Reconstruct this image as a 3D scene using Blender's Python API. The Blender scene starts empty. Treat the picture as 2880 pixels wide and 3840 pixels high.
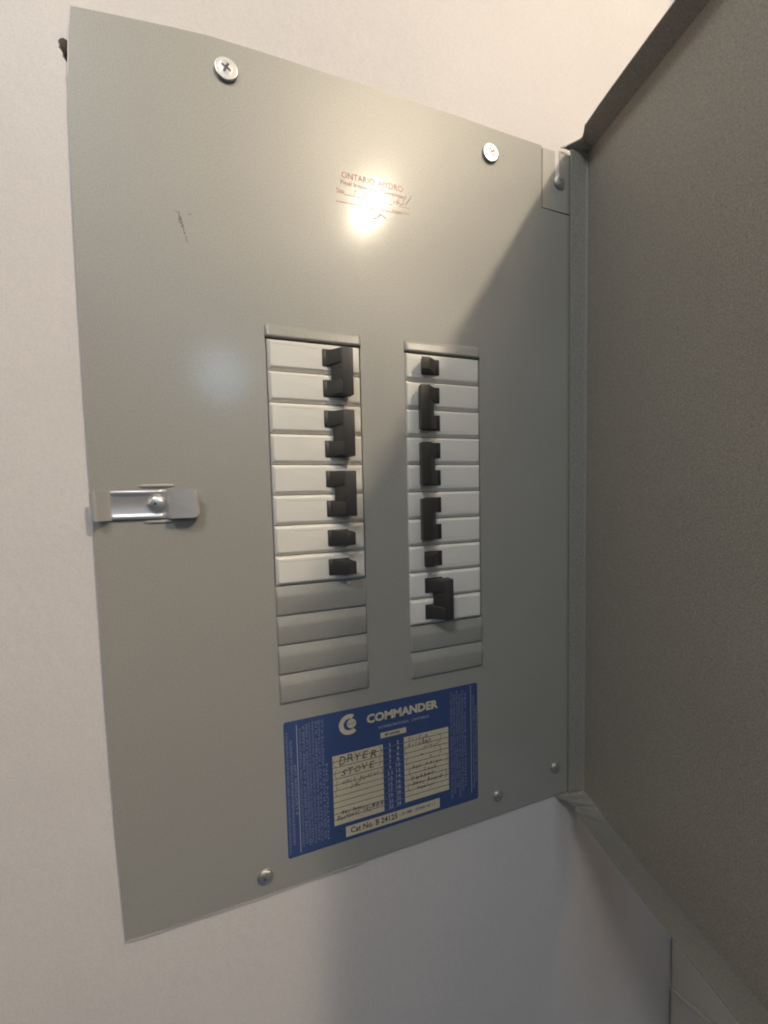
import bpy, bmesh, math, random
from mathutils import Vector, Matrix
from mathutils.geometry import tessellate_polygon

random.seed(7)
S = 0.001                                   # everything below is measured in millimetres
scene = bpy.context.scene
COL = scene.collection

# ------------------------------------------------------------------ camera
CAM_POS = (-7.45, -318.35, -126.28)
CAM_ROT = [[0.9496019668621376, -0.3125651152604931, -0.02364642158455452],
           [-0.039310065794412916, -0.04390634732473299, -0.998261965313634],
           [0.3109836382493439, 0.948881068093781, -0.05398050902322683]]   # right, down, forward
cam = bpy.data.cameras.new("camera")
cam.sensor_fit = 'HORIZONTAL'
cam.sensor_width = 36.0
cam.lens = 17.2706
cam.clip_start = 0.01
cam.clip_end = 50.0
cam_ob = bpy.data.objects.new("camera", cam)
COL.objects.link(cam_ob)
r, d, f = [Vector(v) for v in CAM_ROT]
cam_ob.matrix_world = Matrix(((r.x, -d.x, -f.x, CAM_POS[0] * S),
                              (r.y, -d.y, -f.y, CAM_POS[1] * S),
                              (r.z, -d.z, -f.z, CAM_POS[2] * S),
                              (0, 0, 0, 1)))
scene.camera = cam_ob
scene.cycles.filter_width = 1.9

# ------------------------------------------------------------------ light
scene.view_settings.view_transform = 'Standard'
scene.view_settings.look = 'None'
scene.view_settings.gamma = 1.0
scene.view_settings.exposure = 0.0
scene.view_settings.use_curve_mapping = False

world = bpy.data.worlds.new("World")
scene.world = world
world.use_nodes = True
wn, wl = world.node_tree.nodes, world.node_tree.links
bg = wn['Background']
tc = wn.new('ShaderNodeTexCoord')
dp = wn.new('ShaderNodeVectorMath'); dp.operation = 'DOT_PRODUCT'
dp.inputs[1].default_value = (0.0, -0.40, -0.916)      # faint cool bounce off the floor below and behind the viewer
mx = wn.new('ShaderNodeMath'); mx.operation = 'MAXIMUM'; mx.inputs[1].default_value = 0.0
pw = wn.new('ShaderNodeMath'); pw.operation = 'POWER'; pw.inputs[1].default_value = 4.0
vs_ = wn.new('ShaderNodeVectorMath'); vs_.operation = 'SCALE'
vs_.inputs[0].default_value = (0.085, 0.125, 0.19)
wl.new(tc.outputs['Generated'], dp.inputs[0])
wl.new(dp.outputs['Value'], mx.inputs[0])
wl.new(mx.outputs[0], pw.inputs[0])
wl.new(pw.outputs[0], vs_.inputs['Scale'])
wl.new(vs_.outputs[0], bg.inputs['Color'])
bg.inputs['Strength'].default_value = 1.0

# a short row of bulbs in one fixture, up and to the right of the viewer
for k in range(4):
    lamp = bpy.data.lights.new("ceiling_bulb", 'POINT')
    lamp.energy = 15.0
    lamp.color = (1.0, 0.85, 0.645)
    lamp.shadow_soft_size = 0.034
    lamp_ob = bpy.data.objects.new("ceiling_bulb", lamp)
    t = (k - 1.5) * 0.030
    lamp_ob.location = (0.734 - 0.135 * t, -1.272 - 0.99 * t, 1.123)
    COL.objects.link(lamp_ob)

win = bpy.data.lights.new("window_light", 'AREA')
win.shape = 'ELLIPSE'
win.size, win.size_y = 0.26, 0.26
win.energy = 2.6
win.color = (0.50, 0.76, 1.0)
win_ob = bpy.data.objects.new("window_light", win)
WP = Vector((-0.193, -1.920, 0.539))
win_ob.location = WP
win_ob.rotation_euler = (Vector((0, 0, -0.1)) - WP).to_track_quat('-Z', 'Y').to_euler()
COL.objects.link(win_ob)

# added soft fill lights, no seen source, on the left and behind the viewer
for nm, loc, tgt, sx, sy, en, cl in (("fill_left", (-1.0, -0.5, 0.25), (0.3, -0.1, 0.0), 0.5, 0.5, 1.4, (1.0, 0.84, 0.64)),
                                     ("fill_high", (-0.6, -1.0, 1.32), (0.2, 0.0, -0.3), 0.3, 0.3, 15.8, (0.93, 0.98, 1.0))):
    fill = bpy.data.lights.new(nm, 'AREA')
    fill.shape = 'RECTANGLE'
    fill.size, fill.size_y = sx, sy
    fill.energy = en
    fill.color = cl
    fill_ob = bpy.data.objects.new(nm, fill)
    fill_ob.location = loc
    fill_ob.rotation_euler = (Vector(tgt) - Vector(loc)).to_track_quat('-Z', 'Y').to_euler()
    COL.objects.link(fill_ob)

# ------------------------------------------------------------------ materials
def mat(name, color, rough=0.5, metal=0.0, spec=0.5, bump=None, speck=0.0, tilt=None, var=0.0, coat=0.0):
    """bump: list of (scale, strength, distance, stretch) ; speck: fine colour grain ; var: broad colour drift"""
    m = bpy.data.materials.new(name)
    m.use_nodes = True
    n, l = m.node_tree.nodes, m.node_tree.links
    b = n['Principled BSDF']
    b.inputs['Roughness'].default_value = rough
    b.inputs['Metallic'].default_value = metal
    b.inputs['Specular IOR Level'].default_value = spec
    b.inputs['Coat Weight'].default_value = coat
    b.inputs['Coat Roughness'].default_value = 0.15
    b.inputs['Base Color'].default_value = (*color, 1)
    g = n.new('ShaderNodeNewGeometry')
    nrm = None
    if tilt:
        add = n.new('ShaderNodeVectorMath'); add.operation = 'ADD'
        sx = n.new('ShaderNodeSeparateXYZ'); l.new(g.outputs['Position'], sx.inputs[0])
        mz = n.new('ShaderNodeMapRange'); mz.interpolation_type = 'SMOOTHSTEP'      # normals tilted near the top to shift the lamp highlight; sheet stays flat
        mz.inputs['From Min'].default_value = 0.0; mz.inputs['From Max'].default_value = 0.085
        l.new(sx.outputs['Z'], mz.inputs['Value'])
        sc_ = n.new('ShaderNodeVectorMath'); sc_.operation = 'SCALE'
        sc_.inputs[0].default_value = tilt
        l.new(mz.outputs['Result'], sc_.inputs['Scale']); l.new(sc_.outputs[0], add.inputs[1])
        nz = n.new('ShaderNodeVectorMath'); nz.operation = 'NORMALIZE'
        l.new(g.outputs['Normal'], add.inputs[0]); l.new(add.outputs[0], nz.inputs[0])
        nrm = nz.outputs[0]
    for (sc, st, dist, stretch) in (bump or []):
        mp = n.new('ShaderNodeMapping'); mp.inputs['Scale'].default_value = stretch
        l.new(g.outputs['Position'], mp.inputs['Vector'])
        t = n.new('ShaderNodeTexNoise'); t.inputs['Scale'].default_value = sc
        t.inputs['Detail'].default_value = 3.0
        l.new(mp.outputs[0], t.inputs['Vector'])
        bp = n.new('ShaderNodeBump'); bp.inputs['Strength'].default_value = st
        bp.inputs['Distance'].default_value = dist
        l.new(t.outputs['Fac'], bp.inputs['Height'])
        if nrm is not None: l.new(nrm, bp.inputs['Normal'])
        nrm = bp.outputs['Normal']
    if nrm is not None:
        l.new(nrm, b.inputs['Normal'])
        l.new(nrm, b.inputs['Coat Normal'])
    col_out = None
    for (sc, amt, det) in ((900.0, speck, 2.0), (14.0, var, 4.0)):
        if amt <= 0: continue
        t = n.new('ShaderNodeTexNoise'); t.inputs['Scale'].default_value = sc; t.inputs['Detail'].default_value = det
        l.new(g.outputs['Position'], t.inputs['Vector'])
        m2 = n.new('ShaderNodeMapRange')
        m2.inputs['From Min'].default_value = 0.25; m2.inputs['From Max'].default_value = 0.75
        m2.inputs['To Min'].default_value = 1 - amt; m2.inputs['To Max'].default_value = 1 + amt
        l.new(t.outputs['Fac'], m2.inputs['Value'])
        mul = n.new('ShaderNodeVectorMath'); mul.operation = 'SCALE'
        if col_out is None: mul.inputs[0].default_value = color
        else: l.new(col_out, mul.inputs[0])
        l.new(m2.outputs['Result'], mul.inputs['Scale'])
        col_out = mul.outputs[0]
    if col_out is not None:
        l.new(col_out, b.inputs['Base Color'])
    return m

ONE = (1, 1, 1)
M = {}
GREY = (0.338, 0.324, 0.294)
M['cover'] = mat('grey_enamel_cover', GREY, 0.50, spec=1.0, coat=0.30, tilt=(0.09, 0, -0.012), speck=0.15, var=0.02,
                 bump=[(420, 0.05, 0.0006, ONE)])
M['rim'] = mat('grey_enamel_rim', GREY, 0.36, spec=0.5, speck=0.08)
M['enamel'] = mat('grey_enamel', GREY, 0.48, spec=0.95, speck=0.11, var=0.02, bump=[(420, 0.10, 0.0006, ONE)])
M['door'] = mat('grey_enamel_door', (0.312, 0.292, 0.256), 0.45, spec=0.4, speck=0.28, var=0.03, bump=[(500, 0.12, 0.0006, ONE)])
M['wall'] = mat('cream_wall_paint', (0.735, 0.680, 0.660), 0.52, spec=0.35, speck=0.07, var=0.015,
                bump=[(110, 0.25, 0.0012, (1, 1, 0.75)), (26, 0.14, 0.003, ONE)])
M['side'] = mat('side_wall_paint', (0.88, 0.84, 0.77), 0.6, spec=0.3, speck=0.04, bump=[(110, 0.15, 0.001, ONE)])
M['dark'] = mat('gap_shade', (0.02, 0.019, 0.018), 0.8)
M['cavity'] = mat('broken_drywall', (0.12, 0.105, 0.10), 0.95, bump=[(600, 0.8, 0.002, ONE)], speck=0.5)
M['breaker'] = mat('off_white_plastic', (0.80, 0.755, 0.69), 0.36, spec=0.5, var=0.02, speck=0.02,
                   bump=[(300, 0.06, 0.0006, (0.02, 1, 1.6))])
M['black'] = mat('black_plastic', (0.040, 0.037, 0.035), 0.48, spec=0.5, speck=0.25, bump=[(900, 0.25, 0.0005, ONE)])
M['zinc'] = mat('zinc_plate', (0.70, 0.665, 0.66), 0.36, metal=0.62, bump=[(180, 0.08, 0.001, (1, 1, 1))])
M['screw'] = mat('zinc_screw', (0.70, 0.68, 0.65), 0.36, metal=0.85)
M['dullscrew'] = mat('dull_screw', (0.50, 0.49, 0.46), 0.45, metal=0.85, speck=0.3, bump=[(700, 0.5, 0.001, ONE)])
M['slot'] = mat('screw_recess', (0.10, 0.10, 0.12), 0.4, metal=0.8)
M['blue'] = mat('blue_label_print', (0.046, 0.078, 0.205), 0.38, spec=0.4, speck=0.12, var=0.05)
M['paper'] = mat('label_cream', (0.66, 0.58, 0.43), 0.5, spec=0.3, speck=0.10)
M['ink'] = mat('label_black_ink', (0.045, 0.040, 0.036), 0.5)
M['faded'] = mat('label_small_print', (0.27, 0.28, 0.40), 0.5)
M['pen'] = mat('ballpoint_ink', (0.10, 0.085, 0.085), 0.5)
M['stamp'] = mat('red_stamp_ink', (0.42, 0.14, 0.09), 0.42)
M['stamp_dark'] = mat('brown_pen_ink', (0.16, 0.085, 0.05), 0.45)
M['scuff'] = mat('brown_scuff', (0.20, 0.155, 0.125), 0.55, speck=0.4)
M['chip'] = mat('bare_edge', (0.62, 0.58, 0.50), 0.5)

# ------------------------------------------------------------------ builders
ROOT_AT = Vector((93, 0, -469.5))

def link(name, verts, faces, m, parent=None, origin=None, smooth=None, kind=None, label=None):
    o0 = Vector(origin) if origin is not None else (ROOT_AT if parent is not None else Vector((0, 0, 0)))
    me = bpy.data.meshes.new(name)
    me.from_pydata([((Vector(v) - o0) * S)[:] for v in verts], [], faces)
    bm = bmesh.new(); bm.from_mesh(me)
    bmesh.ops.recalc_face_normals(bm, faces=bm.faces[:])
    bm.to_mesh(me); bm.free()
    if isinstance(m, (list, tuple)):
        for x in m: me.materials.append(x)
    else:
        me.materials.append(m)
    if smooth is not None:
        me.shade_smooth()
        me.set_sharp_from_angle(angle=math.radians(smooth))
    o = bpy.data.objects.new(name, me)
    COL.objects.link(o)
    if parent is not None: o.parent = parent
    if kind: o['kind'] = kind
    if label: o['label'] = label
    return o

class Acc:
    """collects pieces that end up in ONE mesh"""
    def __init__(s): s.v = []; s.f = []
    def add(s, v, f):
        k = len(s.v); s.v += [tuple(x) for x in v]; s.f += [tuple(i + k for i in q) for q in f]
        return s
    def box(s, x0, x1, y0, y1, z0, z1):
        v = [(x, y, z) for x in (x0, x1) for y in (y0, y1) for z in (z0, z1)]
        return s.add(v, [(0, 1, 3, 2), (4, 6, 7, 5), (0, 4, 5, 1), (2, 3, 7, 6), (0, 2, 6, 4), (1, 5, 7, 3)])

def sheet(outline, holes, y0, y1, bev=0.0):
    """plate in the XZ plane with holes: front at y0, back at y1"""
    loops = [outline] + holes
    pts = [p for l in loops for p in l]
    tris = tessellate_polygon([[Vector((p[0], p[1], 0)) for p in l] for l in loops])
    n = len(pts)
    v = [(p[0], y0, p[1]) for p in pts] + [(p[0], y1, p[1]) for p in pts]
    fc = [tuple(t) for t in tris] + [tuple(i + n for i in reversed(t)) for t in tris]
    k = 0
    for l in loops:
        for i in range(len(l)):
            a, b = k + i, k + (i + 1) % len(l)
            fc.append((a, b, b + n, a + n))
        k += len(l)
    return v, fc

def rrect(x0, x1, z0, z1, rad, y, seg=4):
    out = []
    for cx, cz, a0 in ((x1 - rad, z1 - rad, 0), (x0 + rad, z1 - rad, 90), (x0 + rad, z0 + rad, 180), (x1 - rad, z0 + rad, 270)):
        for i in range(seg + 1):
            a = math.radians(a0 + 90 * i / seg)
            out.append((cx + rad * math.cos(a), y, cz + rad * math.sin(a)))
    return out

def loft(loops, cap_end=True, cap_start=False):
    v, fc, n = [], [], len(loops[0])
    for l in loops: v += l
    for k in range(len(loops) - 1):
        for i in range(n):
            j = (i + 1) % n
            fc.append((k * n + i, k * n + j, (k + 1) * n + j, (k + 1) * n + i))
    if cap_end: fc.append(tuple(range((len(loops) - 1) * n, len(loops) * n)))
    if cap_start: fc.append(tuple(reversed(range(n))))
    return v, fc

def lathe(cx, cz, prof, seg=40, sq=1.0):
    """prof: (radius, y) from rim to centre"""
    loops = [[(cx + rr * math.cos(2 * math.pi * i / seg), y, cz + rr * math.sin(2 * math.pi * i / seg)) for i in range(seg)] for rr, y in prof]
    return loft(loops, True, False)

# ------------------------------------------------------------------ text as flat printed geometry
def text_geo(body, x0, x1, z0, z1, y, rot=0, weight=0.0, shear=0.0, keep=True):
    """flat lettering fitted into the box x0..x1, z0..z1 (rot: 0 or 90 degrees, reading upwards)"""
    c = bpy.data.curves.new("lettering", 'FONT')
    c.body = body; c.size = 1.0; c.offset = weight; c.shear = shear; c.resolution_u = 2
    c.fill_mode = 'FRONT'
    o = bpy.data.objects.new("lettering", c)
    me = bpy.data.meshes.new_from_object(o)
    vs = [v.co.copy() for v in me.vertices]
    fs = [tuple(p.vertices) for p in me.polygons]
    bpy.data.objects.remove(o); bpy.data.curves.remove(c); bpy.data.meshes.remove(me)
    if not vs: return [], []
    ax, bx = min(v.x for v in vs), max(v.x for v in vs)
    ay, by = min(v.y for v in vs), max(v.y for v in vs)
    out = []
    for v in vs:
        u, w = (v.x - ax) / (bx - ax), (v.y - ay) / max(by - ay, 1e-6)
        if rot == 0: out.append((x0 + u * (x1 - x0), y, z0 + w * (z1 - z0)))
        elif rot == 90: out.append((x1 - w * (x1 - x0), y, z0 + u * (z1 - z0)))
        else: out.append((x0 + w * (x1 - x0), y, z1 - u * (z1 - z0)))
    return out, fs

def stroke(pts, w, y, taper=False):
    """flat pen stroke along (x, z) points"""
    v, fc = [], []
    n = len(pts)
    for i, p in enumerate(pts):
        a = Vector(pts[max(i - 1, 0)]); b = Vector(pts[min(i + 1, n - 1)])
        t = (b - a)
        if t.length == 0: t = Vector((1, 0))
        t.normalize(); nx = Vector((-t.y, t.x))
        ww = w * (0.5 if not taper else 0.5 * (0.35 + 0.65 * math.sin(math.pi * (i + 0.5) / n)))
        v.append((p[0] + nx.x * ww, y, p[1] + nx.y * ww)); v.append((p[0] - nx.x * ww, y, p[1] - nx.y * ww))
    for i in range(n - 1):
        fc.append((2 * i, 2 * i + 1, 2 * i + 3, 2 * i + 2))
    return v, fc

def hand(acc, word, x0, x1, z, h, y, w=0.0, shear=0.25):
    """hand-lettered word: each letter jittered in height, lean and baseline"""
    n = len(word); dx = (x1 - x0) / n
    for i, ch in enumerate(word):
        if ch == ' ': continue
        up = ch.isupper() or ch in 'bdfhklt'
        hh = h * (1.0 if up else 0.66) * random.uniform(0.88, 1.12)
        zz = z + random.uniform(-0.12, 0.12) * h - (0.3 * h if ch in 'gpqy' else 0)
        wd = dx * (0.45 if ch in 'ilIt' else 0.82)
        xx = x0 + dx * i + (dx - wd) / 2 + random.uniform(-0.05, 0.05) * dx
        acc.add(*text_geo(ch, xx, xx + wd, zz, zz + hh, y, weight=w + 0.006, shear=shear + random.uniform(-0.12, 0.12)))

def arc(cx, cz, rx, rz, a0, a1, n=12):
    return [(cx + rx * math.cos(math.radians(a0 + (a1 - a0) * i / n)), cz + rz * math.sin(math.radians(a0 + (a1 - a0) * i / n))) for i in range(n + 1)]

# ================================================================== the setting
WALL_Y = 3.0
CHIP = [(-122.0, 187.5), (-124.4, 188.6), (-126.8, 187.2), (-127.8, 185.0), (-126.9, 183.2), (-127.6, 181.6),
        (-126.2, 179.8), (-125.4, 178.6), (-125.7, 176.4), (-123.6, 173.4), (-121.6, 171.2)]
hole = CHIP + [(-118.0, 172), (-118.0, 187)]
v, fc = sheet([(-900, -1200), (488, -1200), (488, 900), (-900, 900)], [hole], WALL_Y, WALL_Y + 12)
wall = link('wall', v, fc, M['wall'], origin=(0, 0, 0), kind='structure', label='cream painted wall behind the grey breaker panel')
a = Acc()
a.add([(x, WALL_Y + 9, z) for x, z in ((-135, 160), (-110, 160), (-110, 200), (-135, 200))], [(0, 1, 2, 3)])
link('broken_drywall', a.v, a.f, M['cavity'], wall, origin=(0, 0, 0))
v, fc = sheet([(488, -1200), (488.5, -1200), (488.5, 900), (488, 900)], [], WALL_Y, WALL_Y + 1)
a = Acc().box(488, 520, -980, WALL_Y + 12, -1200, 500)  # unseen height and length shaped to block the bulbs from the lower wall
side = link('side_wall', a.v, a.f, M['side'], origin=(0, 0, 0), kind='structure', label='pale side wall beyond the open panel door')
# sloping board on the side wall, seen under the door at bottom right
def side_prism(poly, x0, x1):
    n = len(poly)
    v = [(x0, p[0], p[1]) for p in poly] + [(x1, p[0], p[1]) for p in poly]
    fc = [tuple(range(n)), tuple(reversed(range(n, 2 * n)))] + [(i, (i + 1) % n, (i + 1) % n + n, i + n) for i in range(n)]
    return v, fc
sl = 0.372
zz = lambda yy, b: b - sl * (yy + 3.7)
for nm, hi, lo, depth in (('upper_board', -700, -789.0, 3.0), ('moulding', -793.2, -797.0, 5.5), ('sloping_board', -799.5, -1100, 4.0)):
    link(nm, *side_prism([(-0.5, zz(-0.5, hi) if hi < -750 else -700), (-430, zz(-430, hi) if hi < -750 else -560), (-430, zz(-430, lo) if lo > -1000 else -1100), (-0.5, zz(-0.5, lo) if lo > -1000 else -1100)], 488 - depth, 488.0), M['side'], side, origin=(0, 0, 0))

# ceiling close above: the bulbs light it and it hands a soft warm light back down
a = Acc().box(-1300, 1500, -2100, WALL_Y + 12, 1340, 1360)
link('ceiling', a.v, a.f, M['side'], origin=(0, 0, 0), kind='structure', label='pale ceiling above the panel')

# ================================================================== the panel
root = bpy.data.objects.new('electrical_panel', None)
COL.objects.link(root)
root.location = ROOT_AT * S
root.empty_display_size = 0.05
root['label'] = 'grey breaker panel with open door, two columns of black switches and blue label'
root['category'] = 'breaker panel'

# ---- cover sheet (outline as it is, a little bowed), with two breaker openings and hinge notches
top = [(-118.1, 207.8), (-100.0, 210.2), (-77.7, 212.9), (-54.2, 215.8), (-32.5, 217.8), (8.8, 218.9), (54.1, 219.1), (114.7, 219.4),
       (183.3, 219.3), (229.0, 218.4), (273.0, 218.1)]
right = [(273.0, 157.9), (309, 157.2), (311, 157.2), (311, -469.6), (278.0, -469.8)]
bot = [(173.8, -470.2), (66.3, -469.8), (-23.8, -470.1), (-80.5, -469.6), (-121.5, -468.6)]
left = [(-123.9, -372.5), (-124.9, -271.2), (-124.9, -167.4), (-125.3, -93.8), (-125.4, -48.2), (-124.6, 65.6), (-123.3, 138.7), (-121.8, 165.9), (-119.6, 193)]
PITCH = 25.4
LX, RX = 0.0, 197.2
N_L, N_R = 8, 10
hl = [(-0.7, 1.6), (78.4, 1.6), (78.4, -PITCH * N_L - 0.3), (-0.7, -PITCH * N_L - 0.3)]
hr = [(119.9, 1.6), (197.9, 1.6), (197.9, -PITCH * N_R - 0.3), (119.9, -PITCH * N_R - 0.3)]
v, fc = sheet(top + right + bot + left, [hl, hr], 0.0, 1.5)
cover = link('cover', v, fc, M['cover'], root)
# near-black backing: the shade inside the gaps is put into its colour
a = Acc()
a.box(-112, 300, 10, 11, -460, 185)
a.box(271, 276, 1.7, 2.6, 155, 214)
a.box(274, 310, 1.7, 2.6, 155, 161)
link('gap_backing', a.v, a.f, M['dark'], root)

def rim(x0, x1):
    """rolled lip above a breaker opening"""
    prof = [(12.0, 0.05), (11.2, -0.35), (10.2, -1.2), (9.2, -1.75), (6.5, -2.25), (4.0, -2.75), (2.6, -3.15), (1.7, -3.2), (1.3, -2.8), (1.25, 4.0)]
    st = [(0, 0.0), (0.5, 0.35), (1.4, 0.75), (2.6, 0.96), (4.5, 1.0)]
    xs = [(x0 + s_, k) for s_, k in st] + [(x1 - s_, k) for s_, k in reversed(st)]
    v = []; fc = []
    for x, k in xs:
        for z, y in prof:
            v.append((x, (0.05 + (y - 0.05) * k) if y < 3 else y, z if k > 0.2 else z - 0.5))
    m = len(prof)
    for i in range(len(xs) - 1):
        for j in range(m - 1):
            fc.append((i * m + j, i * m + j + 1, (i + 1) * m + j + 1, (i + 1) * m + j))
    return v, fc
link('raised_rim', *rim(-1.2, 79.2), M['rim'], root, smooth=50)
link('raised_rim', *rim(119.2, 198.6), M['rim'], root, smooth=50)

# ---- blanked-off positions: shallow louvred strips
def blank_geo(w):
    prof = [(0.0, 0.02), (-0.5, -0.25), (-1.4, -0.6), (-6.8, -2.15), (-8.2, -2.45), (-10.0, -2.5), (-22.6, -1.9), (-24.0, -1.5), (-24.7, -0.8), (-25.0, 0.02)]
    st = [(0, 0.0), (0.35, 0.45), (1.0, 0.85), (2.2, 1.0)]
    xs = [(s_, k) for s_, k in st] + [(w - s_, k) for s_, k in reversed(st)]
    v, fc = [], []
    for x, k in xs:
        for z, y in prof: v.append((x, 0.02 + (y - 0.02) * k, z))
    m = len(prof)
    for i in range(len(xs) - 1):
        for j in range(m - 1):
            fc.append((i * m + j, i * m + j + 1, (i + 1) * m + j + 1, (i + 1) * m + j))
    return v, fc
v, fc = blank_geo(78.6)
proto = link('blank_strip', v, fc, M['enamel'], root, origin=(0, 0, 0), smooth=50)
proto.location = (Vector((-0.5, 0, -PITCH * N_L - 0.4)) - ROOT_AT) * S
for x, n in [(-0.5, k) for k in range(9, 12)] + [(119.9, k) for k in range(10, 12)]:
    o = proto.copy(); COL.objects.link(o); o.parent = root
    o.location = (Vector((x, 0, -PITCH * n - 0.4)) - ROOT_AT) * S

# ---- breakers. local x runs from the outer end (0) to the inner end (77)
def pole_geo(z, mirror):
    W = 76.9
    o_, i_, t_, b_ = 2.6, 0.9, 2.0, 2.6
    def lp(fo, y, rad):
        x0, x1 = o_ * fo, W - i_ * fo
        l = rrect(x0, x1, z - PITCH + 0.42 + b_ * fo, z - 0.16 - t_ * fo, rad, y)
        return [(W - p[0], p[1], p[2]) for p in reversed(l)] if mirror else l
    return loft([lp(0, 8, .3), lp(0, 0.3, .3), lp(0.08, -0.2, .5), lp(0.72, -2.0, 1.4), lp(0.90, -2.6, 1.7), lp(1.08, -2.92, 1.8), lp(1.35, -3.0, 1.9)])

def fx(x, mirror): return 76.9 - x if mirror else x

def prism_lever(x0, x1, xa, xb, z0, z1, za, zb, y0, y1, mirror, bev=0.7):
    """tapered lever: base x0..x1 at y0, cap xa..xb at y1"""
    def lp(xl, xr, zl, zr, y, rad):
        l = rrect(xl, xr, zl, zr, rad, y, 2)
        return [(76.9 - p[0], p[1], p[2]) for p in reversed(l)] if mirror else l
    q = 1 - 0.9 / abs(y1 - y0)
    xm0, xm1 = x0 + (xa - x0) * q, x1 + (xb - x1) * q
    zm0, zm1 = z0 + (za - z0) * q, z1 + (zb - z1) * q
    return loft([lp(x0, x1, z0, z1, y0, 0.5), lp(xm0, xm1, zm0, zm1, y0 + (y1 - y0) * q, 0.6),
                 lp(xa + 0.35, xb - 0.35, za + 0.3, zb - 0.3, y1 + 0.2, 0.7), lp(xa + 0.9, xb - 0.9, za + 0.8, zb - 0.8, y1, 0.8)])

def tie_geo(z, on, mirror):
    """moulded bar joining two levers"""
    if on: sec = [(51.0, -5.4), (66.6, -5.4), (68.2, -13.6), (67.4, -14.5), (60.0, -14.5), (58.6, -13.8)]
    else:  sec = [(39.4, -5.4), (55.0, -5.4), (47.4, -13.8), (46.0, -14.5), (38.6, -14.5), (37.8, -13.6)]
    sec = [(fx(x, mirror), y) for x, y in sec]
    z0, z1 = z - 6.0, z - PITCH - 18.9
    n = len(sec)
    cx = sum(p[0] for p in sec) / n; cy = sum(p[1] for p in sec) / n
    def lp(zc, k): return [(cx + (x - cx) * k, cy + (y - cy) * k, zc) for x, y in sec]
    return loft([lp(z0, 0.95), lp(z0 - 0.4, 1.0), lp(z1 + 0.4, 1.0), lp(z1, 0.95)], True, True)

meshes = {}
def breaker(row, poles, mirror, on=True, label=None):
    key = (poles, mirror, on)
    org = Vector((RX - 76.9 if mirror else LX + 0.3, 0, 0))
    loc = Vector((org.x, 0, -PITCH * (row - 1)))
    if key in meshes:
        src = meshes[key]
        b = src.copy(); COL.objects.link(b); b.parent = root
        b.location = (loc - ROOT_AT) * S
        if 'label' in b: del b['label']
        if label: b['label'] = label
        for ch in list(src.children):
            c = ch.copy(); COL.objects.link(c); c.parent = b
        return b
    a = Acc()
    for k in range(poles): a.add(*pole_geo(-PITCH * k, mirror))
    b = link('double_pole_breaker' if poles == 2 else 'single_pole_breaker', a.v, a.f, M['breaker'], root, origin=(0, 0, 0), smooth=40, label=label)
    b.location = (loc - ROOT_AT) * S
    meshes[key] = b
    for k in range(poles):
        z = -PITCH * k
        def pl(e, y):
            l = rrect(44.2 + e, 62.4 - e, z - 19.4 + e, z - 5.2 - e, 0.6, y, 2)
            return [(76.9 - p[0], p[1], p[2]) for p in reversed(l)] if mirror else l
        v, fc = loft([pl(0, -2.7), pl(0, -3.5), pl(0.3, -3.8)])
        # bowed middle of the plate the lever swings in
        link('switch_plate', v, fc, M['black'], b, origin=(0, 0, 0), smooth=40)
        if on: g = prism_lever(47.0, 61.5, 58.2, 66.6, z - 18.9, z - 5.9, z - 18.0, z - 6.9, -3.4, -14.0, mirror)
        else:  g = prism_lever(45.0, 59.5, 39.6, 47.8, z - 18.9, z - 5.9, z - 18.0, z - 6.9, -3.4, -14.0, mirror)
        link('toggle', *g, M['black'], b, origin=(0, 0, 0), smooth=35)
    if poles == 2:
        link('handle_tie', *tie_geo(0, on, mirror), M['black'], b, origin=(0, 0, 0), smooth=35)
    return b

for r_, p_ in ((1, 2), (3, 2), (5, 2), (7, 1), (8, 1)): breaker(r_, p_, False)
for r_, p_ in ((1, 1), (2, 2), (4, 2), (6, 2), (8, 1)): breaker(r_, p_, True)
breaker(9, 2, True, False, 'white double breaker with its black switch thrown off, to the right')

# fine rub lines across the breaker faces
a = Acc()
for col_x, row, fx0, fx1, dz in ((0.3, 1, 3, 30, 4.6), (0.3, 1, 31, 43, 5.4), (0.3, 3, 10, 42, 4.4), (0.3, 6, 10, 43, 5.0), (0.3, 7, 16, 43, 4.8), (0.3, 7, 63, 74, 4.2), (0.3, 8, 3, 43, 4.8), (0.3, 2, 26, 40, 3.8),
                                 (120.3, 3, 26, 72, 19.8), (120.3, 5, 3, 14, 20.2), (120.3, 5, 26, 60, 20.2), (120.3, 7, 26, 72, 19.0), (120.3, 1, 3, 10, 18.0), (120.3, 6, 40, 72, 20.4), (120.3, 8, 30, 70, 19.6)):
    z = -PITCH * (row - 1) - dz
    a.add(*stroke([(col_x + fx0, z), (col_x + (fx0 + fx1) / 2, z + random.uniform(-.15, .15)), (col_x + fx1, z + random.uniform(-.2, .2))], 0.22, -3.03, True))
link('rub_line', a.v, a.f, mat('rub_line_grime', (0.36, 0.32, 0.28), 0.6), root, kind='stuff')

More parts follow.
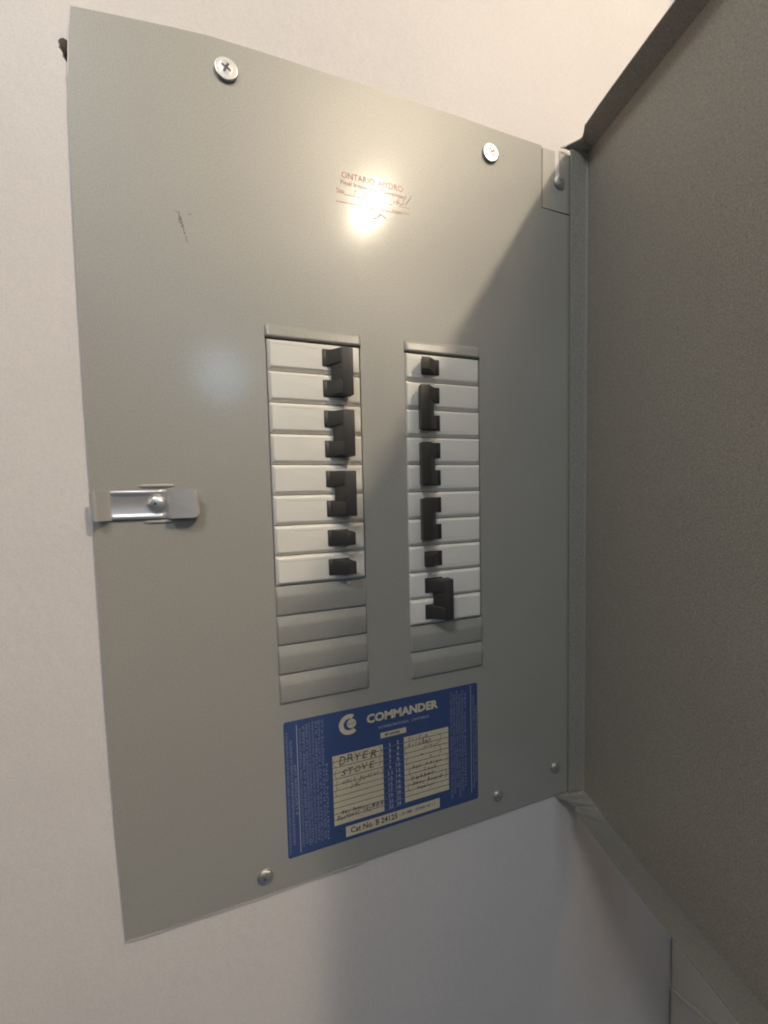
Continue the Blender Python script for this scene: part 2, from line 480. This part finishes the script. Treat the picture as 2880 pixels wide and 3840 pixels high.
# ---- screws
def screw(x, z, rad, kind, m, parent=root, y=0.0, rot=20, name='screw'):
    a = Acc()
    if kind == 'flat':      # broad oval head with a bright rim and a shallow dish
        prof = [(rad * .90, y), (rad * .98, y - 1.1), (rad, y - 1.9), (rad * .97, y - 2.3), (rad * .88, y - 2.35), (rad * .80, y - 2.2), (rad * .5, y - 2.75), (rad * .3, y - 2.9), (rad * .12, y - 2.95)]
        ytop = y - 2.95
    else:
        prof = [(rad, y), (rad, y - .8), (rad * .96, y - 1.5), (rad * .85, y - 2.3), (rad * .65, y - 3.0), (rad * .4, y - 3.4), (rad * .15, y - 3.5)]
        ytop = y - 3.5
    a.add(*lathe(x, z, prof))
    s = link(name, a.v, a.f, m, parent, smooth=60)
    c = Acc()
    for ang in (rot, rot + 90):
        ca, sa = math.cos(math.radians(ang)), math.sin(math.radians(ang))
        L_, w_ = rad * .48, rad * .105
        pts = [(-L_, -w_ * .6), (L_, -w_ * .6), (L_, w_ * .6), (-L_, w_ * .6)]
        n_ = 8
        vs, fs = [], []
        for i in range(n_ + 1):
            u = -L_ + 2 * L_ * i / n_
            yy = ytop - 0.06 + (0.75 if kind != 'flat' else 0.28) * (abs(u) / L_) ** 2 * 0.9
            for w in (-w_, w_):
                vs.append((x + u * ca - w * sa, yy, z + u * sa + w * ca))
        for i in range(n_): fs.append((2 * i, 2 * i + 1, 2 * i + 3, 2 * i + 2))
        c.add(vs, fs)
    link('cross_recess', c.v, c.f, M['slot'], s)
    return s
screw(-20.9, 196.4, 8.3, 'flat', M['screw'], rot=62)
screw(212.0, 194.4, 8.3, 'flat', M['screw'], rot=30)
screw(215.1, -447.9, 5.4, 'dome', M['dullscrew'])
screw(290.2, -436.8, 5.4, 'dome', M['dullscrew'])
screw(-18.1, -452.9, 6.4, 'dome', M['dullscrew'], rot=50)

# ---- hinge brackets at the right
slot_pts = [(290.4, 215.5), (290.4, 193.0)] + [(293.2 + 2.8 * math.cos(math.radians(a_)), 193.0 + 2.8 * math.sin(math.radians(a_))) for a_ in range(200, 360, 20)] + [(296.0, 193.0), (296.0, 215.5)]
v, fc = sheet([(274.7, 217.4), (290.4, 217.8)] + slot_pts[1:-1] + [(296.0, 218.0), (310.5, 218.0), (310.5, 159.3), (274.7, 159.6)], [], 0.9, 2.1)
br = link('hinge_bracket', v, fc, M['enamel'], root)
screw(295.0, 188.4, 6.8, 'dome', M['dullscrew'], y=0.9, rot=10)
v, fc = sheet([(290.6, 217.9), (290.6, 191.0), (295.8, 191.0), (295.8, 218.1)], [], 1.3, 2.0)
link('paint_fill', v, fc, M['wall'], br)

# ---- latch
a = Acc()
z0, z1 = -142.2, -120.6
sec = [(-76.8, -1.6), (-75.2, -2.2), (-74.2, -7.2), (-73.4, -8.3), (-71.6, -8.6), (-58.4, -8.6), (-56.8, -8.4), (-55.0, -7.5), (-53.6, -5.9)]
def strip(sec, z0, z1, th=0.9, round_end=False):
    v, fc = [], []
    n = len(sec)
    for i, (x, y) in enumerate(sec):
        aa = sec[max(i - 1, 0)]; bb = sec[min(i + 1, n - 1)]
        tx, ty = bb[0] - aa[0], bb[1] - aa[1]; L_ = math.hypot(tx, ty); nx, ny = ty / L_, -tx / L_
        if ny > 0: nx, ny = -nx, -ny
        e = 0.0
        if round_end and i >= n - 3: e = (0.4, 1.2, 2.6)[i - (n - 3)]
        for zq in (z0 + e, z1 - e):
            v.append((x, y, zq)); v.append((x - nx * th, y - ny * th, zq))
    for i in range(n - 1):
        p, q = 4 * i, 4 * (i + 1)
        fc += [(p, q, q + 2, p + 2), (p + 1, p + 3, q + 3, q + 1), (p, p + 1, q + 1, q), (p + 2, q + 2, q + 3, p + 3)]
    fc += [(0, 2, 3, 1), (4 * (n - 1), 4 * (n - 1) + 1, 4 * (n - 1) + 3, 4 * (n - 1) + 2)]
    return v, fc
# base plate with rolled long edges
base_loops = []
xs = [-112.8, -112.0, -111.2, -81.5, -80.5, -79.6, -76.8]
prof_full = [(z0, -1.1), (z0 + 0.5, -2.2), (z0 + 1.6, -2.6), (z0 + 2.8, -2.2), (z0 + 3.6, -1.2), (z0 + 4.2, -0.9), (z1 - 4.2, -0.9), (z1 - 3.6, -1.2), (z1 - 2.8, -2.2), (z1 - 1.6, -2.6), (z1 - 0.5, -2.2), (z1, -1.1)]
v, fc = [], []
for x in xs:
    k = {-112.8: 0.15, -112.0: 0.8, -111.2: 1, -81.5: 1, -80.5: 0.7, -79.6: 0.1, -76.8: 0.0}[x]
    for zq, y in prof_full: v.append((x, -1.2 + (y + 1.2) * k, zq))
m_ = len(prof_full)
for i in range(len(xs) - 1):
    for j in range(m_ - 1): fc.append((i * m_ + j, i * m_ + j + 1, (i + 1) * m_ + j + 1, (i + 1) * m_ + j))
latch = link('latch', v, fc, M['zinc'], root, smooth=60)
link('catch_tongue', *strip(sec, z0, z1, 0.9, True), M['zinc'], latch, smooth=35)
hook = [(-112.8, -1.4), (-114.0, -2.2), (-119.0, -7.4), (-119.9, -8.2), (-121.2, -8.6), (-122.8, -8.2), (-123.8, -6.8)]
link('catch_hook', *strip(hook, z0 - 0.2, z1, 0.9, True), M['zinc'], latch, smooth=40)
screw(-83.7, -130.9, 6.2, 'dome', M['screw'], parent=latch, y=-1.0, rot=-8, name='latch_screw')
# pressed ribs in the cover above and below the latch
def rib(x0, x1, z, up):
    loops = []
    for i in range(13):
        t = i / 12; x = x0 + (x1 - x0) * t; k = min(1, 6 * t, 6 * (1 - t))
        loops.append([(x, -0.05 - 1.1 * k * math.sin(math.pi * j / 6), z + 1.5 * (-math.cos(math.pi * j / 6)) * (0.4 + 0.6 * k)) for j in range(7)])
    v = [p for l in loops for p in l]; fc = []
    for i in range(12):
        for j in range(6): fc.append((i * 7 + j, i * 7 + j + 1, (i + 1) * 7 + j + 1, (i + 1) * 7 + j))
    return v, fc
link('pressed_rib', *rib(-95.5, -71.5, -117.6, 1), M['enamel'], root, smooth=60)
link('pressed_rib', *rib(-93.5, -72.5, -144.6, 1), M['enamel'], root, smooth=60)

# ---- wall paint caught along the cover's left edge, pale bead along the bottom
def ribbon(pts, w, y0, y1):
    v, fc = [], []
    for i, (x, z, k) in enumerate(pts):
        v += [(x - w * k, y1, z), (x - w * k * .4, y0, z), (x + 0.15, y0, z)]
    for i in range(len(pts) - 1):
        fc += [(3 * i, 3 * i + 1, 3 * i + 4, 3 * i + 3), (3 * i + 1, 3 * i + 2, 3 * i + 5, 3 * i + 4)]
    return v, fc
pts = [(-118.3, 206, .6), (-119.2, 198, 1.2), (-120.2, 190, 1.0), (-120.8, 180, 1.0), (-121.5, 170, 1.0), (-122.2, 163.5, .9), (-122.4, 161, .1)]
link('edge_bead', *ribbon(pts, 1.3, -0.1, 2.9), M['wall'], root)
v, fc = [], []  # pale bead under the bottom edge, in the wall colour
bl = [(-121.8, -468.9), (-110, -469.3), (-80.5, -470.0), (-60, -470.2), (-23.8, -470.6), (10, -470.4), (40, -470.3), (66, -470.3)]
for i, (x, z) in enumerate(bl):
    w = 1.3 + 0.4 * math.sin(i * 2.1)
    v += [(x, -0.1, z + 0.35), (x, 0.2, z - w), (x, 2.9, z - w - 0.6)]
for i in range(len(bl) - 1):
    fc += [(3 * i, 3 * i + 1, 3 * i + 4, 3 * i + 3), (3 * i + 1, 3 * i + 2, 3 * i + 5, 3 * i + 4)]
link('edge_bead', v, fc, M['wall'], root)

# ---- scuffs on the cover
a = Acc()
def blob(cx, cz, rx, rz, n=9):
    pts = []
    for i in range(n):
        t = 2 * math.pi * i / n; k = random.uniform(0.55, 1.2)
        pts.append((cx + rx * k * math.cos(t), -0.04, cz + rz * k * math.sin(t)))
    return pts, [tuple(range(n))]
for cx, cz, rx, rz in ((-58.6, 85.5, .6, .6), (-58.3, 83.2, .5, .9), (-57.8, 80.9, .9, 1.3), (-57.2, 78.4, .7, .9), (-56.6, 76.3, .6, 1.0), (-58.9, 78.8, .4, .5),
                       (-55.9, 73.8, .45, .8), (-55.2, 71.2, .4, .9), (-54.5, 68.2, .35, 1.0), (-54.1, 66.0, .3, .6), (-51.6, 85.6, .9, .35), (-50.2, 85.9, .5, .3), (-60.2, 85.8, .7, .25)):
    a.add(*blob(cx, cz, rx * 1.5, rz * 1.5))
link('scuff_mark', a.v, a.f, M['scuff'], root, kind='stuff')
a = Acc()
for cx, cz, rx, rz in ((-87, 55, .35, .35), (-2.5, -134.5, 1.4, .25), (82.0, 3.5, 1.0, .25), (-36, 101, .3, .3), (240, -60, .3, .3), (60, 60, .25, .25)):
    a.add(*blob(cx, cz, rx, rz, 7))
link('scuff_mark', a.v, a.f, M['scuff'], root, kind='stuff')

# ---- inspection stamp
Y1 = -0.05
a = Acc()
a.add(*text_geo('ONTARIO  HYDRO', 66.3, 121.8, 139.3, 144.6, Y1, weight=0.005))
a.add(*text_geo('Final Inspection Completed', 65.4, 124.6, 133.2, 137.6, Y1, weight=0.012))
a.add(*text_geo('Date', 61.8, 68.2, 126.4, 130.4, Y1, weight=0.008))
a.add(*text_geo('19', 112.6, 117.0, 127.6, 130.8, Y1, weight=0.008))
a.add(*text_geo('Inspector', 111.5, 128.0, 120.3, 123.4, Y1, weight=0.004))
def dotted(x0, x1, z0, z1, w, n):
    for i in range(n):
        t0, t1 = i / n, (i + random.uniform(.6, 1.0)) / n
        a.add(*stroke([(x0 + (x1 - x0) * t0, z0 + (z1 - z0) * t0 + random.uniform(-.12, .12)), (x0 + (x1 - x0) * t1, z0 + (z1 - z0) * t1)], w, Y1))
dotted(68.6, 111.5, 126.2, 126.7, 0.7, 22)
dotted(117.5, 127.5, 127.0, 126.8, 0.6, 6)
dotted(60.8, 120.5, 119.3, 120.6, 0.75, 30)
link('inspection_stamp', a.v, a.f, M['stamp'], root, kind='stuff')
a = Acc()
sig = arc(96.2, 119.4, 3.8, 4.4, 40, 250, 14)
a.add(*stroke(sig, 0.55, -0.09, True))
a.add(*stroke([(86.8, 113.4), (89.4, 112.0), (92.4, 111.4), (95.4, 111.8), (98.0, 113.6), (99.8, 116.4), (100.3, 119.0)], 0.8, -0.09, True))
a.add(*stroke([(97.6, 114.4), (100.0, 116.0), (102.6, 115.4), (105.0, 113.4)], 0.9, -0.09, True))
a.add(*stroke([(129.9, 138.4), (127.6, 134.6), (125.2, 131.2), (123.4, 128.8)], 0.6, -0.09, True))
a.add(*stroke(arc(119.5, 131.6, 2.6, 3.0, 60, 330, 12) + [(122.3, 134.8)], 0.45, -0.09))
a.add(*stroke([(76.8, 127.0), (78.6, 131.6), (77.6, 131.0)], 0.5, -0.09, True))
a.add(*stroke([(84.6, 127.4), (87.2, 131.4)], 0.8, -0.09, True))
a.add(*stroke([(91.0, 127.0), (93.8, 131.8), (95.4, 129.0), (93.0, 127.4)], 0.4, -0.09))
link('signature', a.v, a.f, M['stamp_dark'], root, kind='stuff')

# ================================================================== the blue directory label
v, fc = loft([rrect(1.5, 192.0, -444.6, -321.6, 2.0, -0.02, 3), rrect(1.5, 192.0, -444.6, -321.6, 2.0, -0.22, 3)])
lab = link('directory_label', v, fc, M['blue'], root)
YP, YT = -0.30, -0.40
def plate(x0, x1, z0, z1):
    a_ = Acc(); a_.add([(x0, YP, z0), (x1, YP, z0), (x1, YP, z1), (x0, YP, z1)], [(0, 1, 2, 3)])
    return a_
def rowz(i): return -362.0 + (-427.4 + 362.0) * i / 12
for (x0, x1, zt, zb) in ((42.6, 90.2, -362.0, -427.4), (111.2, 158.6, -360.3, -425.5)):
    p = plate(x0, x1, zb, zt)
    col_ob = link('directory_column', p.v, p.f, M['paper'], lab)
    q = Acc()
    for i in range(1, 12):
        z = zt + (zb - zt) * i / 12
        q.add(*stroke([(x0, z), ((x0 + x1) / 2, z + .1), (x1, z)], 0.55, YP - 0.04))
    link('ruled_lines', q.v, q.f, M['ink'], col_ob, kind='stuff')
p = plate(52.9, 148.0, -441.2, -431.2); c_ob = link('catalogue_strip', p.v, p.f, M['paper'], lab)
q = Acc()
q.add(*text_geo('Cat No. B 24125', 57.4, 103.0, -438.6, -433.0, YT, weight=0.018))
q.add(*text_geo('- 125 AMP  120/240V AC 1 3', 104.5, 143.0, -436.9, -433.9, YT, weight=0.01))
link('black_print', q.v, q.f, M['ink'], c_ob, kind='stuff')
p = plate(88.1, 113.8, -355.9, -350.6); b_ob = link('number_strip', p.v, p.f, M['paper'], lab)
q = Acc(); q.add(*text_geo('BP-205482', 92.5, 107.6, -354.6, -352.0, YT, weight=0.03))
link('black_print', q.v, q.f, M['ink'], b_ob, kind='stuff')

# big white print: name, logo, place, numbers
q = Acc()
q.add(*text_geo('COMMANDER', 75.2, 147.8, -338.9, -330.2, YP, weight=0.042))
def ring(cx, cz, ro, ri, a0, a1, n=28, ex=1.0, y=YP):
    v, fc = [], []
    for i in range(n + 1):
        t = math.radians(a0 + (a1 - a0) * i / n)
        v += [(cx + ex * ro * math.cos(t), y, cz + ro * math.sin(t)), (cx + ex * ri * math.cos(t), y, cz + ri * math.sin(t))]
    for i in range(n): fc.append((2 * i, 2 * i + 1, 2 * i + 3, 2 * i + 2))
    return v, fc
q.add(*ring(59.0, -335.6, 9.6, 5.4, 62, 312))
q.add(*ring(61.0, -335.2, 4.3, 0.02, 0, 360))
link('name_print', q.v, q.f, M['paper'], lab, kind='stuff')
q = Acc()
q.add(*stroke([(57.2, -335.6), (58.6, -334.2), (59.6, -336.8), (60.8, -333.8), (62.0, -336.8), (63.0, -334.2), (64.8, -335.2)], 0.55, YT))
link('wave_print', q.v, q.f, M['blue'], lab)
q = Acc()
q.add(*text_geo('SCARBOROUGH,  ONTARIO', 86.2, 137.8, -346.6, -343.7, YP, weight=0.0))
for i in range(12):
    z = -365.6 + (-426.3 + 365.6) * i / 11
    s1, s2 = str(2 * i + 1), str(2 * i + 2)
    w1, w2 = (1.1 if len(s1) == 1 else 4.0), (2.6 if len(s2) == 1 else 4.4)
    if s1 == '1': w1 = .9
    elif len(s1) == 1: w1 = 2.2
    q.add(*text_geo(s1, 97.0 - w1 / 2, 97.0 + w1 / 2, z - .2, z + 3.3, YP, weight=0.012))
    q.add(*text_geo(s2, 105.0 - w2 / 2, 105.0 + w2 / 2, z + .5, z + 4.0, YP, weight=0.012))
for x, zt, zb in ((12.4, -325.4, -441.6), (184.3, -323.0, -436.4)):
    q.add(*stroke([(x, zt), (x, zb)], 0.55, YP))
link('white_print', q.v, q.f, mat('label_white_print', (0.46, 0.47, 0.52), 0.5), lab, kind='stuff')
q = Acc()
for i in range(12):
    z = -366.4 + (-427.4 + 366.4) * i / 11
    q.add(*stroke([(90.6, z), (110.8, z + 1.2)], 0.28, YP))
fr1 = ['TOUTE MANETTE ENTRE MARCHE ET ARRET INDIQUE QUE LE DISJONCTEUR A', 'DECLENCHE POUR REENCLENCHER POUSSER LA MANETTE', "A L'EXTREME OFF"]
for i, t in enumerate(fr1):
    q.add(*text_geo(t, 3.0 + i * 3.1, 5.1 + i * 3.1, -441.0 + (0, 8, 34)[i], -330.5 - (0, 8, 30)[i], YP, rot=90, weight=0.0))
fr2 = ['LORSQUE LE DISJONCTEUR DE FUITE A LA TERRE TYPE DDR EST INSTALLE', "CONTRE UN DEFAUT A LA TERRE CLASSE A", "LES CONDUCTEURS D'ALIMENTATION MIS A LA TERRE",
       'PLACER LA MANETTE DU DISJONCTEUR A LA POSITION ON', 'POUSSER LE BOUTON LE DISJONCTEUR DECLENCHERA', 'FONCTIONNE CORRECTEMENT SI LE', 'COURANT PAR LE TEST ELECTRIQUE', 'DE SERVICE PLACEZ LA MANETTE A LA', 'POSITION ON']
for i, t in enumerate(fr2):
    q.add(*text_geo(t, 14.2 + i * 2.75, 16.2 + i * 2.75, -437.5 + (2 if i % 2 else 0) , (-329.5, -327.5, -326.5, -326.5, -325.0, -325.5, -325.0, -325.2, -367.0)[i], YP, rot=90))
en1 = ['TO TEST GROUND FAULT BREAKER OF CLASS A TYPE INSTALLED', 'SUPPLY CONDUCTORS GROUNDED TURN HANDLE TO ON POSITION', 'PUSH BUTTON MARKED TEST THE BREAKER WILL TRIP', 'WORKING CORRECTLY IF NOT CALL ELECTRICIAN', 'TO RESTORE SERVICE PUSH HANDLE TO OFF THEN ON', 'TEST ONCE EACH MONTH']
for i, t in enumerate(en1):
    q.add(*text_geo(t, 161.0 + i * 3.1, 163.2 + i * 3.1, -436.5 + (i % 3) * 5, -326.0 - (i % 2) * 3, YP, rot=-90))
q.add(*text_geo('HANDLE BETWEEN ON AND OFF INDICATES BREAKER HAS TRIPPED', 186.2, 188.2, -432, -334, YP, rot=-90))
q.add(*text_geo('TO RESET PUSH HANDLE TO OFF THEN ON', 189.0, 191.0, -425, -345, YP, rot=-90))
link('small_print', q.v, q.f, M['faded'], lab, kind='stuff')

# handwriting on the two columns
q = Acc()
YH = -0.46
def lparen(x, z, h): q.add(*stroke(arc(x + h * .32, z, h * .32, h / 2, 105, 255), 0.42, YH))
def rparen(x, z, h): q.add(*stroke(arc(x - h * .32, z, h * .32, h / 2, 75, -75), 0.42, YH))
lparen(43.4, -368.0, 10); hand(q, 'DRYER', 47.5, 84.5, -371.2, 7.2, YH, 0.0, 0.2); rparen(88.6, -367.6, 9.5)
lparen(44.4, -379.2, 9); hand(q, 'STOVE', 49.0, 82.5, -381.6, 5.6, YH, 0.0, 0.25); rparen(87.8, -377.8, 8)
lparen(45.2, -389.6, 8); hand(q, 'unit heater', 51.0, 86.5, -390.0, 4.6, YH, -0.004, 0.3); rparen(89.6, -387.5, 8)
hand(q, '2AC', 57.5, 68.5, -395.6, 4.6, YH, 0.0, 0.4); lparen(44.6, -396.5, 8)
hand(q, 'May Room', 49.5, 70.0, -417.6, 3.6, YH, 0.03, 0.3)
hand(q, 'Basement FRZ', 45.2, 77.5, -422.6, 4.6, YH, 0.01, 0.3); hand(q, 'MBR', 77.8, 89.6, -420.6, 4.4, YH, 0.015, 0.3)
hand(q, 'fridge', 115.5, 136.5, -365.0, 3.8, YH, 0.0, 0.4)
hand(q, 'kitchen', 115.0, 140.0, -370.6, 4.0, YH, 0.012, 0.4); rparen(150.2, -369.0, 9)
hand(q, 'plugs', 131.0, 148.0, -375.4, 3.6, YH, 0.0, 0.4); lparen(112.4, -374.0, 9)
hand(q, '"', 128.0, 131.0, -382.6, 2.6, YH); hand(q, '"', 137.5, 140.5, -386.4, 2.6, YH); rparen(150.0, -381.5, 9); lparen(113.2, -385.0, 8)
lparen(116.0, -396.0, 9); hand(q, 'hot water', 119.0, 151.0, -393.6, 3.8, YH, -0.002, 0.4); rparen(157.0, -391.5, 9)
hand(q, 'tank', 131.0, 145.0, -398.6, 3.6, YH, 0.0, 0.4)
hand(q, 'Washer', 118.0, 143.0, -404.6, 4.2, YH, 0.006, 0.35); rparen(156.0, -407.5, 9)
hand(q, 'Base board', 119.0, 151.0, -410.4, 3.8, YH, 0.004, 0.35); lparen(114.6, -411.5, 8)
hand(q, 'heater', 123.5, 143.0, -415.4, 3.4, YH, 0.0, 0.35)
link('handwriting', q.v, q.f, M['pen'], lab, kind='stuff')

# ================================================================== the door, swung open toward us
KT, KB = 0.135, 0.150
def skin_x(y, z):
    t = (z + 471) / 693
    return 329.5 + (KB + (KT - KB) * t) * y
ZT, ZB, YF = 222.0, -471.0, -430.0
a = Acc()
ny, nz = 10, 12
for side_off in (0.0, 1.2):
    k = len(a.v); vs, fs = [], []
    for i in range(ny + 1):
        y = -3.2 + (YF + 3.2) * i / ny
        for j in range(nz + 1):
            z = ZB - 11 + (ZT - ZB + 11) * j / nz
            vs.append((skin_x(y, z) + side_off, y, z))
    for i in range(ny):
        for j in range(nz): fs.append((i * (nz + 1) + j, i * (nz + 1) + j + 1, (i + 1) * (nz + 1) + j + 1, (i + 1) * (nz + 1) + j))
    a.add(vs, fs)
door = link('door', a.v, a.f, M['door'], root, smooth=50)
def lip(poly, z, th):
    n = len(poly)
    v = [(x, y, z) for x, y in poly] + [(x, y, z + th) for x, y in poly]
    return v, [tuple(range(n)), tuple(reversed(range(n, 2 * n)))] + [(i, (i + 1) % n, (i + 1) % n + n, i + n) for i in range(n)]
top_poly = [(297.0, 0.5), (301, -2.6), (308.0, -11.5), (309.5, -15.0), (306.4, -19.5), (301.4, -25.5), (301.8, -27.4), (298.6, -44.0), (294.6, -72.0), (288.8, -117.0), (250, YF),
            (skin_x(YF, ZT) + 1.2, YF), (skin_x(-3, ZT) + 1.2, -3.0), (320, -2.0), (312, 0.5)]
def top_strip(free, th):
    v, fc = [], []
    for i_, (x, y) in enumerate(free):
        up = 9.0 if i_ > 4 else 9.0 * i_ / 5
        t = (ZT + up - CAM_POS[2]) / (ZT - CAM_POS[2])
        fx_, fy_ = CAM_POS[0] + (x - CAM_POS[0]) * t, min(CAM_POS[1] + (y - CAM_POS[1]) * t, 0.8)
        for xx, yy, z in ((fx_, fy_, ZT + up), (skin_x(min(fy_, -2.0), ZT) + 1.0, min(fy_, -2.0), ZT - 0.6)):
            v += [(xx, yy, z), (xx, yy, z + th)]
    for i in range(len(free) - 1):
        p, q = 4 * i, 4 * (i + 1)
        fc += [(p, p + 2, q + 2, q), (p + 1, q + 1, q + 3, p + 3), (p, q, q + 1, p + 1), (p + 2, p + 3, q + 3, q + 2)]
    n = 4 * len(free)
    fc += [(0, 1, 3, 2), (n - 4, n - 2, n - 1, n - 3)]
    return v, fc
link('top_lip', *top_strip(top_poly[:11], 1.2), M['door'], door)
bot_poly = [(291, 1.5), (299.0, -10.0), (301.2, -19.0), (297.4, -21.5), (295.2, -30.5), (288.0, -68.0), (280.6, -108.4), (276.8, -133.7), (273.1, -158.6), (269.5, -180.5), (232, YF),
            (skin_x(YF, ZB) + 1.2, YF), (skin_x(-3, ZB) + 1.2, -3.0), (320, -2.5), (306, 1.5)]
# the bottom return is folded past square: its free edge stands a little higher than its root
def strip_lip(free, th):
    """quads from the free edge to the root along the skin"""
    v, fc = [], []
    for i_, (x, y) in enumerate(free):
        up = (0.0, 2.0, 5.0, 8.0, 11.5, 15.0)[i_] if i_ < 6 else 17.0
        dn = (2.5, 3.0, 4.0, 6.0, 8.0, 10.0)[i_] if i_ < 6 else 11.0
        t = (ZB + up - CAM_POS[2]) / (ZB - CAM_POS[2])
        fx_, fy_ = CAM_POS[0] + (x - CAM_POS[0]) * t, min(CAM_POS[1] + (y - CAM_POS[1]) * t, 1.0)
        for xx, yy, z in ((fx_, fy_, ZB + up), (skin_x(min(fy_, -2.0), ZB) + 0.6, min(fy_, -2.0), ZB - dn)):
            v += [(xx, yy, z), (xx, yy, z - th)]
    for i in range(len(free) - 1):
        p, q = 4 * i, 4 * (i + 1)
        fc += [(p, p + 2, q + 2, q), (p + 1, q + 1, q + 3, p + 3), (p, q, q + 1, p + 1), (p + 2, p + 3, q + 3, q + 2)]
    fc += [(0, 1, 3, 2), (4 * len(free) - 4, 4 * len(free) - 2, 4 * len(free) - 1, 4 * len(free) - 3)]
    return v, fc
link('bottom_lip', *strip_lip(bot_poly[:11], 1.2), M['door'], door)
# hinge flange: flat strip with a rolled bend into the door skin
secf = [(307.6, -1.6), (307.6, -2.7), (324.0, -2.9), (327.2, -3.1), (328.6, -3.7), (329.2, -5.2), (329.3, -7.0)]
v, fc = [], []
for x, y in secf: v += [(x, y, ZB + 0.6), (x, y, 221.6)]
for i in range(len(secf) - 1): fc.append((2 * i, 2 * i + 1, 2 * i + 3, 2 * i + 2))
link('hinge_flange', v, fc, M['door'], door, smooth=50)
# bright bead where the flange is folded
bead = []
for k_ in range(9):
    t = math.pi * k_ / 8
    bead.append((328.0 - 1.0 * math.cos(t), -3.3 - 1.1 * math.sin(t)))
v, fc = [], []
for x, y in bead: v += [(x, y, ZB + 4), (x, y, 220.0)]
for i in range(8): fc.append((2 * i, 2 * i + 1, 2 * i + 3, 2 * i + 2))
link('fold_bead', v, fc, M['door'], door, smooth=60)
a = Acc()
a.add([(323.6, -3.05, 219.0), (327.0, -3.35, 220.6), (327.4, -3.45, 221.4), (324.4, -3.05, 220.2)], [(0, 1, 2, 3)])
a.add(*lip([(317.0, -6.6), (320.4, -8.6), (321.0, -7.2)], ZB + 0.3, 0.4))
link('bare_metal_chip', a.v, a.f, M['chip'], door, kind='stuff')
